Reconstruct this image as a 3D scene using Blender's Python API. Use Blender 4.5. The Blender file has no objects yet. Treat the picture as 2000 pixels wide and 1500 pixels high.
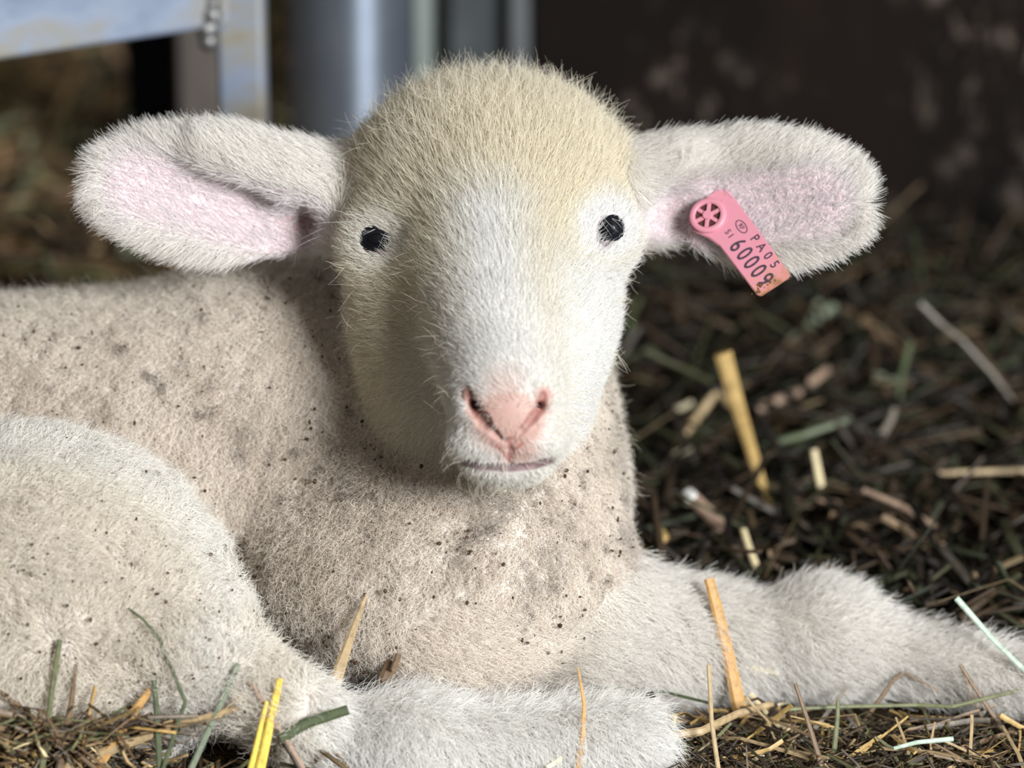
import bpy, bmesh, math, random
import numpy as np
from mathutils import Vector, Matrix, kdtree

random.seed(7)
rng = np.random.default_rng(11)
scene = bpy.context.scene
COL = scene.collection

# ------------------------------------------------------------------ camera
PITCH = math.radians(18.0)
FOCAL, SENSOR = 137.0, 36.0
DIST = 1.60                       # distance camera - lamb's eye plane (m)
HEAD_Z = 0.145                    # height of the view axis at that distance
K = SENSOR / FOCAL / 2000.0       # metres per pixel per metre of depth
S = K * DIST                      # metres per pixel at the eye plane
FWD = np.array([0, math.cos(PITCH), -math.sin(PITCH)])
RIGHT = np.array([1.0, 0, 0])
UP = np.array([0, math.sin(PITCH), math.cos(PITCH)])
CAM = np.array([0, 0, HEAD_Z]) - DIST * FWD

cam = bpy.data.cameras.new('camera')
cam.lens, cam.sensor_width, cam.sensor_fit = FOCAL, SENSOR, 'HORIZONTAL'
cam.clip_start, cam.clip_end = 0.05, 60
cam.dof.use_dof = True
cam.dof.focus_distance = DIST - 0.022
cam.dof.aperture_fstop = 4.6
cam_ob = bpy.data.objects.new('camera', cam)
COL.objects.link(cam_ob)
cam_ob.location = CAM
cam_ob.rotation_euler = (math.radians(90) - PITCH, 0, 0)
scene.camera = cam_ob

# ------------------------------------------------------------------ light
world = bpy.data.worlds.new('barn_air')
scene.world = world
world.use_nodes = True
world.node_tree.nodes['Background'].inputs[0].default_value = (1.0, 0.955, 0.88, 1)
world.node_tree.nodes['Background'].inputs[1].default_value = 0.22


def area_light(name, loc, target, size, power, color, spread=180):
    d = bpy.data.lights.new(name, 'AREA')
    d.shape, d.size, d.size_y = 'RECTANGLE', size[0], size[1]
    d.energy, d.color = power, color
    d.spread = math.radians(spread)
    o = bpy.data.objects.new(name, d)
    COL.objects.link(o)
    o.location = loc
    o.rotation_euler = (Vector(target) - Vector(loc)).to_track_quat('-Z', 'Y').to_euler()
    return o


# daylight through the barn's open door, up and to the right of the photographer
area_light('barn_door_daylight', (1.2, -1.62, 0.88), (0.0, 0.0, 0.12), (0.5, 0.6), 104, (0.95, 0.98, 1.0))

vs = scene.view_settings
vs.view_transform, vs.look, vs.exposure, vs.gamma = 'Standard', 'None', 0.0, 1.0
vs.use_curve_mapping = False
scene.cycles.adaptive_threshold = 0.05
scene.cycles.max_bounces = 6
scene.cycles.diffuse_bounces = 4
scene.cycles.transmission_bounces = 4


# ------------------------------------------------------------------ helpers
def lin(r, g, b):
    c = np.array([r, g, b]) / 255.0
    return np.where(c <= 0.04045, c / 12.92, ((c + 0.055) / 1.055) ** 2.4)


def to_world(L):                  # view-aligned metric frame -> world
    L = np.asarray(L, float)
    return np.array([0, 0, HEAD_Z]) + L[..., 0:1] * RIGHT + L[..., 1:2] * FWD + L[..., 2:3] * UP


def to_local(W):
    d = np.asarray(W, float) - np.array([0, 0, HEAD_Z])
    return np.stack([d @ RIGHT, d @ FWD, d @ UP], -1)


def P(x, y, dep):                 # photo position + depth (in eye-plane pixels) -> view frame
    d = DIST + dep * S
    return np.array([(x - 1000) * K * d, dep * S, (750 - y) * K * d])


def ray(x, y):
    return FWD + RIGHT * (x - 1000) * K + UP * (750 - y) * K


def at_z(x, y, z=0.0):            # where the sight line meets a horizontal plane
    r = ray(x, y)
    return CAM + r * ((z - CAM[2]) / r[2])


def at_y(x, y, Y):                # where the sight line meets an upright plane
    r = ray(x, y)
    return CAM + r * ((Y - CAM[1]) / r[1])


def to_px(W):
    L = to_local(W)
    d = DIST + L[..., 1]
    return np.stack([L[..., 0] / (K * d) + 1000, 750 - L[..., 2] / (K * d), L[..., 1] / S], -1)


def tag(o, label=None, cat=None, group=None, kind=None):
    for k, v in (('label', label), ('category', cat), ('group', group), ('kind', kind)):
        if v:
            o[k] = v
    return o


def empty(name, loc):
    o = bpy.data.objects.new(name, None)
    COL.objects.link(o)
    o.location = loc
    o.empty_display_size = 0.02
    return o


def mesh_obj(name, verts, faces, mat, parent=None, smooth=False):
    me = bpy.data.meshes.new(name)
    me.from_pydata([tuple(v) for v in verts], [], [tuple(f) for f in faces])
    me.update()
    if smooth:
        me.polygons.foreach_set('use_smooth', np.ones(len(me.polygons), bool))
    o = bpy.data.objects.new(name, me)
    COL.objects.link(o)
    if mat:
        me.materials.append(mat)
    if parent:
        o.parent = parent
        o.matrix_parent_inverse = Matrix.Translation(parent.location).inverted()
    return o


def bm_obj(name, bm, mat, parent=None, smooth=False):
    me = bpy.data.meshes.new(name)
    bm.normal_update()
    bm.to_mesh(me)
    bm.free()
    if smooth:
        me.polygons.foreach_set('use_smooth', np.ones(len(me.polygons), bool))
    o = bpy.data.objects.new(name, me)
    COL.objects.link(o)
    me.materials.append(mat)
    if parent:
        o.parent = parent
        o.matrix_parent_inverse = Matrix.Translation(parent.location).inverted()
    return o


def box_bm(x0, x1, y0, y1, z0, z1, bevel=0.0):
    bm = bmesh.new()
    bmesh.ops.create_cube(bm, size=1)
    for v in bm.verts:
        v.co = Vector(((x0 + x1) / 2 + v.co.x * (x1 - x0), (y0 + y1) / 2 + v.co.y * (y1 - y0), (z0 + z1) / 2 + v.co.z * (z1 - z0)))
    if bevel:
        bmesh.ops.bevel(bm, geom=bm.edges[:], offset=bevel, segments=3, affect='EDGES', profile=0.5)
    return bm


# ------------------------------------------------------------------ materials
def new_mat(name, rough=0.6, spec=0.4, metal=0.0, color=(0.5, 0.5, 0.5)):
    m = bpy.data.materials.new(name)
    m.use_nodes = True
    b = m.node_tree.nodes['Principled BSDF']
    b.inputs['Base Color'].default_value = (*color, 1)
    b.inputs['Roughness'].default_value = rough
    b.inputs['Specular IOR Level'].default_value = spec
    b.inputs['Metallic'].default_value = metal
    return m, m.node_tree, b


def noise_ramp(nt, stops, scale=10, detail=6, stretch=(1, 1, 1), coord='Object', rough=0.6, distort=0.0):
    tc = nt.nodes.new('ShaderNodeTexCoord')
    mp = nt.nodes.new('ShaderNodeMapping')
    mp.inputs['Scale'].default_value = stretch
    n = nt.nodes.new('ShaderNodeTexNoise')
    n.inputs['Scale'].default_value = scale
    n.inputs['Detail'].default_value = detail
    n.inputs['Roughness'].default_value = rough
    n.inputs['Distortion'].default_value = distort
    r = nt.nodes.new('ShaderNodeValToRGB')
    nt.links.new(tc.outputs[coord], mp.inputs[0])
    nt.links.new(mp.outputs[0], n.inputs['Vector'])
    nt.links.new(n.outputs['Fac'], r.inputs[0])
    el = r.color_ramp.elements
    while len(el) < len(stops):
        el.new(0.5)
    for e, (p, c) in zip(el, stops):
        e.position = p
        e.color = (*c, 1)
    return n, r


def bump(nt, b, src, strength=0.3, dist=0.002):
    bp = nt.nodes.new('ShaderNodeBump')
    bp.inputs['Strength'].default_value = strength
    bp.inputs['Distance'].default_value = dist
    nt.links.new(src, bp.inputs['Height'])
    nt.links.new(bp.outputs[0], b.inputs['Normal'])


def mat_noise(name, stops, rough=0.6, spec=0.4, metal=0.0, bmp=0.0, dist=0.002, **kw):
    m, nt, b = new_mat(name, rough, spec, metal)
    n, r = noise_ramp(nt, stops, **kw)
    nt.links.new(r.outputs[0], b.inputs['Base Color'])
    if bmp:
        bump(nt, b, n.outputs['Fac'], bmp, dist)
    return m


M_earth = mat_noise('trodden_bedding', [(0.3, lin(22, 17, 11)), (0.55, lin(52, 42, 28)), (0.8, lin(84, 70, 46))], rough=0.95, spec=0.1, bmp=0.8, dist=0.01, scale=30)
M_galv = mat_noise('galvanised_steel', [(0.3, lin(165, 178, 200)), (0.6, lin(188, 200, 218)), (0.85, lin(204, 214, 228))], rough=0.45, metal=0.8, scale=26, detail=8)
M_galv.node_tree.nodes['Principled BSDF'].inputs['Anisotropic'].default_value = 0.9
M_galv.node_tree.nodes['Principled BSDF'].inputs['Anisotropic Rotation'].default_value = 0.25
_tg = M_galv.node_tree.nodes.new('ShaderNodeTangent')
_tg.direction_type, _tg.axis = 'RADIAL', 'Z'
M_galv.node_tree.links.new(_tg.outputs[0], M_galv.node_tree.nodes['Principled BSDF'].inputs['Tangent'])
M_gate = mat_noise('weathered_aluminium', [(0.38, lin(112, 123, 143)), (0.52, lin(132, 142, 160)), (0.64, lin(138, 134, 124)), (0.76, lin(124, 112, 90))], rough=0.5, metal=0.25, scale=16, detail=9, stretch=(1, 1, 1.6), bmp=0.1)
M_weld = mat_noise('weld_metal', [(0.3, lin(84, 80, 76)), (0.7, lin(150, 150, 150))], rough=0.5, metal=0.8, scale=160, bmp=0.5)
M_black = mat_noise('dark_gap_black', [(0.3, lin(10, 12, 18)), (0.7, lin(18, 21, 30))], rough=0.8, spec=0.2, scale=40)  # near-black colour that paints the unlit gap under the rail
M_greywood = mat_noise('grey_weathered_wood', [(0.3, lin(70, 64, 60)), (0.7, lin(104, 96, 90))], rough=0.85, spec=0.2, scale=30, stretch=(4, 4, 0.4), bmp=0.3)
M_strip = mat_noise('pale_painted_steel', [(0.3, lin(116, 126, 122)), (0.7, lin(146, 154, 148))], rough=0.6, scale=18, stretch=(1, 1, 0.5))
M_sheet = mat_noise('grey_sheet_metal', [(0.35, lin(36, 40, 42)), (0.55, lin(66, 70, 71)), (0.75, lin(84, 87, 88))], rough=0.6, scale=9, stretch=(1, 1, 0.6))
M_angle = mat_noise('dull_angle_iron', [(0.3, lin(58, 58, 59)), (0.7, lin(100, 103, 106))], rough=0.6, scale=22, stretch=(1, 1, 0.3))


def make_wall_mat():
    m, nt, b = new_mat('stained_dark_board', 0.85, 0.08)
    n1, r1 = noise_ramp(nt, [(0.3, lin(12, 10, 9)), (0.6, lin(25, 19, 16)), (0.85, lin(44, 31, 24))], scale=6, detail=5, stretch=(1.5, 1, 0.7))
    n2, r2 = noise_ramp(nt, [(0.53, (0, 0, 0)), (0.72, (1, 1, 1))], scale=55, detail=9, stretch=(1.3, 1, 0.75), rough=0.68)
    n3, r3 = noise_ramp(nt, [(0.42, (0, 0, 0)), (0.60, (1, 1, 1))], scale=9, detail=3)
    mu = nt.nodes.new('ShaderNodeMath')
    mu.operation = 'MULTIPLY'
    nt.links.new(r2.outputs[0], mu.inputs[0])
    nt.links.new(r3.outputs[0], mu.inputs[1])
    mx = nt.nodes.new('ShaderNodeMix')
    mx.data_type = 'RGBA'
    nt.links.new(mu.outputs[0], mx.inputs[0])
    nt.links.new(r1.outputs[0], mx.inputs[6])
    mx.inputs[7].default_value = (*lin(140, 126, 114), 1)
    nt.links.new(mx.outputs[2], b.inputs['Base Color'])
    bump(nt, b, n2.outputs['Fac'], 0.4, 0.003)
    return m


M_wall = make_wall_mat()


def attr_mat(name, attr, rough, spec, translucent=0.0, sss=0.0, streak=False):
    m, nt, b = new_mat(name, rough, spec)
    a = nt.nodes.new('ShaderNodeAttribute')
    a.attribute_name = attr
    col = a.outputs['Color']
    if streak:
        n, r = noise_ramp(nt, [(0.25, (0.55, 0.5, 0.45)), (0.7, (1.15, 1.12, 1.05))], scale=420, detail=4)
        mx = nt.nodes.new('ShaderNodeMix')
        mx.data_type, mx.blend_type = 'RGBA', 'MULTIPLY'
        mx.inputs[0].default_value = 1
        nt.links.new(col, mx.inputs[6])
        nt.links.new(r.outputs[0], mx.inputs[7])
        col = mx.outputs[2]
    nt.links.new(col, b.inputs['Base Color'])
    if sss:
        b.inputs['Subsurface Weight'].default_value = sss
        b.inputs['Subsurface Radius'].default_value = (0.006, 0.003, 0.002)
        b.inputs['Subsurface Scale'].default_value = 1.0
    if translucent:
        t = nt.nodes.new('ShaderNodeBsdfTranslucent')
        nt.links.new(col, t.inputs[0])
        mix = nt.nodes.new('ShaderNodeMixShader')
        mix.inputs[0].default_value = translucent
        nt.links.new(b.outputs[0], mix.inputs[1])
        nt.links.new(t.outputs[0], mix.inputs[2])
        nt.links.new(mix.outputs[0], nt.nodes['Material Output'].inputs[0])
    return m


M_skin = attr_mat('lamb_skin', 'skin_colour', 0.55, 0.3)
M_fur = attr_mat('lamb_fur', 'hair_colour', 0.55, 0.25, translucent=0.42)
M_strawmix = attr_mat('mixed_straw', 'straw_colour', 0.6, 0.3, streak=True)


def bed_height(x, y):
    """top of the trodden bedding: flat where the lamb lies, banked up towards the partition"""
    x, y = np.asarray(x, float), np.asarray(y, float)
    t = np.clip((y - 0.16) / 0.40, 0, 1)
    h = 0.035 * t * t * (3 - 2 * t) * (1 + 0.3 * np.sin(9 * x + 1))
    h += 0.006 * np.sin(23 * x + 5 * y) * np.sin(19 * y - 4 * x) * t
    return h - 0.004


# ------------------------------------------------------------------ floor, partition
nx, ny = 150, 150
gx, gy = np.meshgrid(np.linspace(-2.6, 2.2, nx), np.linspace(-1.4, 4.5, ny), indexing='ij')
gz = bed_height(gx, gy) + 0.003 * np.sin(61 * gx) * np.sin(53 * gy)
gi = np.arange(nx * ny).reshape(nx, ny)
fv = np.stack([gx, gy, gz], -1).reshape(-1, 3)
ff = np.stack([gi[:-1, :-1], gi[1:, :-1], gi[1:, 1:], gi[:-1, 1:]], -1).reshape(-1, 4)
tag(mesh_obj('floor', fv, ff, M_earth, smooth=True), 'trodden brown straw floor of the pen', kind='structure')

WALL_Y = 0.60
wx = at_y(1036, 300, WALL_Y)[0]
tag(bm_obj('wall_right', box_bm(wx, 1.9, WALL_Y, WALL_Y + 0.03, -0.02, 1.1, 0.004), M_wall),
    'dark brown stained partition board behind the lamb', kind='structure')

# ------------------------------------------------------------------ posts and gate
GATE_Y = 0.28
a0, a1 = at_y(424, 150, GATE_Y), at_y(517, 150, GATE_Y)
corner = at_y(405, 52, GATE_Y)
left_pt = at_z(0, 113, corner[2])
gate = tag(empty('metal_gate', (a0[0], GATE_Y, 0)), 'silver metal gate frame with a welded corner and dirty rail', 'gate')
bm_obj('upright', box_bm(a0[0], a1[0], GATE_Y, GATE_Y + 0.028, 0.0, corner[2] + 0.12, 0.003), M_gate, gate)
dirv = (left_pt - corner)[:2]
ang = math.atan2(dirv[1], dirv[0])
bm = box_bm(0, 1.1, -0.013, 0.013, 0, 0.042, 0.003)
bmesh.ops.rotate(bm, verts=bm.verts, cent=(0, 0, 0), matrix=Matrix.Rotation(ang, 3, 'Z'))
bmesh.ops.translate(bm, verts=bm.verts, vec=(a0[0] + 0.006, GATE_Y + 0.016, corner[2]))
bm_obj('rail', bm, M_gate, gate)
bm = bmesh.new()
wz = corner[2]
for i in range(9):
    t = i / 8
    bmesh.ops.create_uvsphere(bm, u_segments=10, v_segments=8, radius=0.0042 + 0.0024 * random.random(),
                              matrix=Matrix.Translation((a0[0] - 0.001 + random.uniform(-.003, .003), GATE_Y - 0.004, wz - 0.006 + t * 0.05)))
bm_obj('weld_bead', bm, M_weld, gate, smooth=True)


def post(name, mat, px0, px1, Y, depth, top, label, cat, bevel=0.003):
    p0, p1 = at_y(px0, 150, Y), at_y(px1, 150, Y)
    return tag(bm_obj(name, box_bm(p0[0], p1[0], Y, Y + depth, -0.005, top, bevel), mat), label, cat)


post('dark_gap_strip', M_black, 246, 345, 0.66, 0.05, 0.8, 'black upright strip standing in for the dark gap beneath the gate rail', 'post')  # strip put in where there is only a dark gap
post('wooden_post', M_greywood, 347, 432, 0.58, 0.04, 0.8, 'grey brown upright post just behind the gate frame', 'post')
post('steel_strip', M_strip, 808, 874, 0.635, 0.012, 0.9, 'pale grey green flat steel upright right of the round pole', 'post')
post('metal_sheet', M_sheet, 876, 990, 0.615, 0.01, 0.9, 'dull grey metal sheet between the steel strip and dark partition', 'panel')
post('angle_iron', M_angle, 992, 1034, 0.60, 0.02, 0.9, 'narrow grey angle iron along the dark partition edge', 'post')

c0, c1 = at_y(567, 150, 0.58), at_y(806, 150, 0.58)
bm = bmesh.new()
bmesh.ops.create_cone(bm, cap_ends=True, segments=64, radius1=(c1[0] - c0[0]) / 2, radius2=(c1[0] - c0[0]) / 2, depth=1.2,
                      matrix=Matrix.Translation(((c0[0] + c1[0]) / 2, 0.58, 0.595)))
pole = tag(bm_obj('galvanised_pole', bm, M_galv), 'thick round galvanised steel pole behind the lamb\'s head', 'pole')
for p in pole.data.polygons:
    p.use_smooth = abs(p.normal.z) < 0.5


# ------------------------------------------------------------------ the lamb: one continuous surface from blended volumes
class Ell:
    def __init__(s, c, r, axes=None):
        d = 1 + c[2] * S / DIST
        s.c = P(*c)
        rr = np.array(r, float) * S * d            # radii: right, up, away (photo pixels)
        if axes is None:
            s.R = np.eye(3)
            s.r = np.array([rr[0], rr[2], rr[1]])
        else:                                       # axes: rows a1, a2 as (x, y, depth) directions
            f = lambda v: np.array([v[0], v[2], -v[1]], float)
            a1 = f(axes[0]); a1 /= np.linalg.norm(a1)
            a2 = f(axes[1]); a2 -= a1 * (a1 @ a2); a2 /= np.linalg.norm(a2)
            s.R = np.stack([a1, a2, np.cross(a1, a2)])
            s.r = rr

    def __call__(s, p):
        q = (p - s.c) @ s.R.T
        k0 = np.sqrt(((q / s.r) ** 2).sum(-1)) + 1e-9
        k1 = np.sqrt(((q / s.r ** 2) ** 2).sum(-1)) + 1e-9
        return k0 * (k0 - 1) / k1


class Cone:
    def __init__(s, a, ra, b, rb):
        s.a, s.b = P(*a), P(*b)
        s.ra, s.rb = ra * S * (1 + a[2] * S / DIST), rb * S * (1 + b[2] * S / DIST)

    def __call__(s, p):
        ab = s.b - s.a
        t = np.clip(((p - s.a) @ ab) / (ab @ ab), 0, 1)
        return np.sqrt((((p - s.a) - t[:, None] * ab) ** 2).sum(-1)) - (s.ra + (s.rb - s.ra) * t)


def gd(x, y, z):                    # photo point at a known height above the floor -> (x, y, depth px)
    q = to_px(at_z(x, y, z))
    return (x, y, float(q[2]))


def smin(a, b, k):
    h = np.clip(0.5 + 0.5 * (b - a) / k, 0, 1)
    return b + (a - b) * h - k * h * (1 - h)


HEAD = [
    (Ell((957, 395, 110), (268, 222, 250)), 0),
    (Ell((945, 600, 75), (262, 268, 210)), 0.02),
    (Ell((940, 772, 45), (198, 165, 165)), 0.018),
    (Cone((958, 540, -70), 160, (993, 805, -285), 110), 0.011),
    (Cone((957, 400, -80), 92, (990, 735, -300), 66), 0.02),
    (Ell((742, 478, 0), (75, 70, 62)), 0.012),
    (Ell((1176, 455, 0), (72, 72, 62)), 0.012),
    (Ell((993, 812, -322), (92, 76, 72)), 0.006),
    (Ell((938, 866, -298), (62, 48, 66)), 0.006),
    (Ell((1050, 860, -298), (60, 50, 66)), 0.006),
    (Ell((990, 903, -262), (86, 47, 78)), 0.006),
]
EARL_AX = ((-470, -62, -150), (-60, -470, 60))
EARR_AX = ((450, 40, -150), (40, -450, 60))
EARL = [
    (Ell((408, 384, 85), (238, 120, 42), EARL_AX), 0),
    (Ell((520, 332, 72), (125, 48, 34), ((-1, -0.35, -0.3), (-0.35, -1, 0.1))), 0.022),
    (Cone((590, 385, 130), 80, (720, 390, 150), 105), 0.014),
]
EARR = [
    (Ell((1466, 386, 85), (232, 128, 42), EARR_AX), 0),
    (Cone((1300, 370, 130), 85, (1180, 385, 150), 105), 0.014),
]
BODY = [
    (Cone((800, 890, 450), 355, (-160, 970, 450), 375), 0),
    (Cone((950, 930, 330), 240, (960, 520, 300), 200), 0.03),
    (Ell((560, 755, 440), (250, 225, 220)), 0.03),
    (Ell((965, 1000, 190), (228, 245, 225)), 0.03),
    (Ell((830, 1130, 90), (330, 215, 230)), 0.03),
]
LEG = [
    (Cone((940, 1195, 70), 150, gd(1380, 1256, 0.022), 84), 0),
    (Cone((850, 1170, 60), 185, gd(1200, 1266, 0.023), 98), 0.03),
    (Cone(gd(1200, 1266, 0.023), 98, gd(1600, 1256, 0.022), 76), 0.02),
    (Ell(gd(1610, 1240, 0.026), (85, 84, 85)), 0.015),
    (Cone(gd(1600, 1256, 0.021), 76, gd(2080, 1345, 0.014), 46), 0.02),
]
HIND = [
    (Ell((35, 1205, -70), (425, 365, 270)), 0),
    (Cone((390, 1285, -190), 110, (570, 1385, -250), 68), 0.03),
    (Cone(gd(580, 1440, 0.02), 72, gd(800, 1462, 0.017), 74), 0.02),
    (Cone(gd(800, 1462, 0.017), 74, gd(1225, 1446, 0.016), 68), 0.02),
]
GROUPS = [('head', HEAD), ('ear_l', EARL), ('ear_r', EARR), ('body', BODY), ('leg', LEG), ('hind', HIND)]
CARVE = [
    (Ell((418, 404, 36), (190, 66, 50), ((-470, -140, -150), (-140, -470, 60))), 0.009),
    (Cone((585, 430, 40), 34, (600, 440, 110), 26), 0.008),
    (Ell((1440, 412, 44), (185, 70, 44), ((450, -20, -150), (-20, -450, 60))), 0.012),
    (Cone((1330, 430, 40), 40, (1310, 430, 90), 28), 0.012),
]


def group_d(ops, p):
    d = None
    for f, k in ops:
        v = f(p)
        d = v if d is None else smin(d, v, k)
    return d


def sdf(p, carve=True):
    p = np.asarray(p, float)
    ds = [group_d(ops, p) for _, ops in GROUPS]
    head, el, er, body, leg, hind = ds
    d = smin(head, el, 0.012)
    d = smin(d, er, 0.012)
    b = smin(body, leg, 0.025)
    b = smin(b, hind, 0.016)
    d = smin(d, b, 0.014)
    if carve:
        for f, k in CARVE:
            d = -smin(-d, f(p), k)
    z = HEAD_Z + p[:, 2] * math.cos(PITCH) - p[:, 1] * math.sin(PITCH)
    return np.maximum(d, 0.001 - z)


def surf(x, y, start=-700):
    """depth (px) of the lamb's surface along the sight line through a photo position"""
    deps = np.arange(start, 900, 3.0)
    v = sdf(np.array([P(x, y, q) for q in deps]))
    i = int(np.argmax(v < 0))
    t = v[i - 1] / (v[i - 1] - v[i])
    return float(deps[i - 1] + 3 * t)


# eye sockets, nostrils, mouth are set against the finished surface
EYES = [(739, 470, 20, 19, 0.25), (1184, 448, 14, 22, 0.2)]
eye_info = []
detail = []
for (ex, ey, rx, ry, tilt) in EYES:
    sd = surf(ex, ey)
    sgn = -1 if ex < 900 else 1
    eye_info.append((ex, ey, sd))
    detail.append((Ell((ex, ey, sd), (rx, ry, 40), ((1, tilt, 0), (-tilt, -1, 0))), 0.0012))
    cx_, cy_ = (ex + 22, ey + 17) if ex < 900 else (ex - 15, ey + 20)
    detail.append((Cone((ex, ey + 2, sd), 13, (cx_, cy_, surf(cx_, cy_)), 3), 0.0012))


def groove(pts, off=0.0, k=0.002):
    q = [(x, y, surf(x, y) + off, r) for x, y, r in pts]
    for u, v in zip(q[:-1], q[1:]):
        detail.append((Cone(u[:3], u[3], v[:3], v[3]), k))


groove([(918, 770, 7), (926, 797, 13), (944, 822, 12), (966, 845, 4), (984, 862, 2)], 3)
groove([(1062, 772, 6), (1056, 796, 9), (1040, 818, 7), (1020, 840, 3.5), (1004, 860, 2)], 3)
groove([(995, 862, 3), (995, 880, 3.5), (995, 912, 4)], 0)
groove([(905, 902, 3), (940, 911, 4.5), (995, 915, 5), (1045, 910, 4.5), (1076, 897, 3)], 0)
for (x_, y_, r_) in ((924, 788, 11), (1058, 790, 7)):
    d_ = surf(x_, y_)
    detail.append((Cone((x_, y_, d_), r_, (x_ + (12 if x_ < 990 else -12), y_ + 4, d_ + 60), r_ * 0.6), 0.002))
CARVE += detail


def surface_nets():
    lo = np.minimum(P(-420, 100, -600), P(2100, 1600, -600)).min(), None
    lo = np.array([-0.33, -0.13, -0.22])
    hi = np.array([0.30, 0.19, 0.145])
    lo = np.array([P(-560, 750, 430)[0], -0.125, -0.2])
    hi = np.array([P(2140, 750, 300)[0], 0.185, 0.14])
    h = 0.0016
    c = 4
    n = (np.ceil((hi - lo) / (h * c)).astype(int)) + 1
    ax = [lo[i] + np.arange(n[i]) * h * c for i in range(3)]
    G = np.stack(np.meshgrid(*ax, indexing='ij'), -1).reshape(-1, 3)
    V = sdf(G).reshape(n)
    N = (n - 1) * c + 1
    idx = [np.minimum((np.arange(N[i]) + c // 2) // c, n[i] - 1) for i in range(3)]
    F = V[np.ix_(*idx)].astype(np.float32)
    near = np.argwhere(np.abs(F) < h * c * 1.25)
    pts = lo + near * h
    out = np.empty(len(pts))
    for i in range(0, len(pts), 400000):
        out[i:i + 400000] = sdf(pts[i:i + 400000])
    F[near[:, 0], near[:, 1], near[:, 2]] = out
    F[0], F[-1], F[:, 0], F[:, -1], F[:, :, 0], F[:, :, -1] = 1, 1, 1, 1, 1, 1
    ins = F < 0
    st = np.array([N[1] * N[2], N[2], 1])
    cells, poss, quads, flips = [], [], [], []
    for a in range(3):
        sl0 = [slice(None)] * 3; sl1 = [slice(None)] * 3
        sl0[a] = slice(0, -1); sl1[a] = slice(1, None)
        e = np.argwhere(ins[tuple(sl0)] != ins[tuple(sl1)])
        e1 = e.copy(); e1[:, a] += 1
        v0 = F[e[:, 0], e[:, 1], e[:, 2]]; v1 = F[e1[:, 0], e1[:, 1], e1[:, 2]]
        pos = e.astype(float)
        pos[:, a] += v0 / (v0 - v1)
        b, cc = (a + 1) % 3, (a + 2) % 3
        base = e @ st
        q = np.stack([base - st[b] - st[cc], base - st[cc], base, base - st[b]], 1)
        flip = v0 > 0
        q[flip] = q[flip][:, ::-1]
        quads.append(q)
        for j in range(4):
            cells.append(q[:, j]); poss.append(pos)
    cells = np.concatenate(cells); poss = np.concatenate(poss); quads = np.concatenate(quads)
    u, inv = np.unique(cells, return_inverse=True)
    cnt = np.bincount(inv)
    vv = np.stack([np.bincount(inv, poss[:, i]) / cnt for i in range(3)], 1)
    qi = np.searchsorted(u, quads)
    return lo + vv * h, qi


def gradient(p, e=0.0006):
    g = np.stack([sdf(p + e * np.eye(3)[i]) - sdf(p - e * np.eye(3)[i]) for i in range(3)], -1)
    return g / (np.linalg.norm(g, axis=1, keepdims=True) + 1e-12)


SV, SQ = surface_nets()
# finer mesh on the muzzle and round the eyes
bm = bmesh.new()
me = bpy.data.meshes.new('tmp')
me.from_pydata(SV.tolist(), [], SQ.tolist())
bm.from_mesh(me)
bpy.data.meshes.remove(me)
bm.verts.ensure_lookup_table()
pxv = to_px(to_world(SV))
m = (pxv[:, 0] > 880) & (pxv[:, 0] < 1105) & (pxv[:, 1] > 735) & (pxv[:, 1] < 955) & (pxv[:, 2] < -180)
for ex, ey, sd in eye_info:
    m |= ((pxv[:, 0] - ex) ** 2 + (pxv[:, 1] - ey) ** 2 < 60 ** 2) & (pxv[:, 2] < sd + 90)
es = [e for e in bm.edges if m[e.verts[0].index] and m[e.verts[1].index]]
bmesh.ops.subdivide_edges(bm, edges=es, cuts=2, use_grid_fill=True)
bmesh.ops.triangulate(bm, faces=[f for f in bm.faces if len(f.verts) > 4])
me = bpy.data.meshes.new('body')
bm.to_mesh(me)
bm.free()
nv = len(me.vertices)
SV = np.empty(nv * 3)
me.vertices.foreach_get('co', SV)
SV = SV.reshape(-1, 3)
for _ in range(2):
    g = gradient(SV)
    SV -= g * np.clip(sdf(SV), -0.0008, 0.0008)[:, None]
SN = gradient(SV)
me.vertices.foreach_set('co', to_world(SV).ravel())
me.polygons.foreach_set('use_smooth', np.ones(len(me.polygons), bool))
me.update()


def regions(p):
    ds = np.stack([group_d(ops, p) for _, ops in GROUPS], 1)
    return ds


def sstep(a, b, x):
    t = np.clip((x - a) / (b - a), 0, 1)
    return t * t * (3 - 2 * t)


def wobble(p, f, seed):
    """smooth pseudo-noise in -1..1"""
    r = np.random.default_rng(seed)
    out = 0
    for i in range(5):
        w = r.normal(size=3) * f * (0.6 + 0.35 * i)
        out = out + np.sin(p @ w + r.uniform(0, 6.28)) / (1 + 0.45 * i)
    return out / 2.2


def seg_dist(px, pts):
    d = np.full(len(px), 1e9)
    for (x0, y0), (x1, y1) in zip(pts[:-1], pts[1:]):
        ab = np.array([x1 - x0, y1 - y0], float)
        t = np.clip(((px[:, :2] - (x0, y0)) @ ab) / (ab @ ab), 0, 1)
        d = np.minimum(d, np.hypot(px[:, 0] - x0 - t * ab[0], px[:, 1] - y0 - t * ab[1]))
    return d


CR, WH, BE = lin(229, 221, 202), lin(232, 232, 231), lin(236, 227, 216)


def mix(a, b, t):
    t = np.asarray(t)[:, None]
    return a * (1 - t) + b * t


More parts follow.
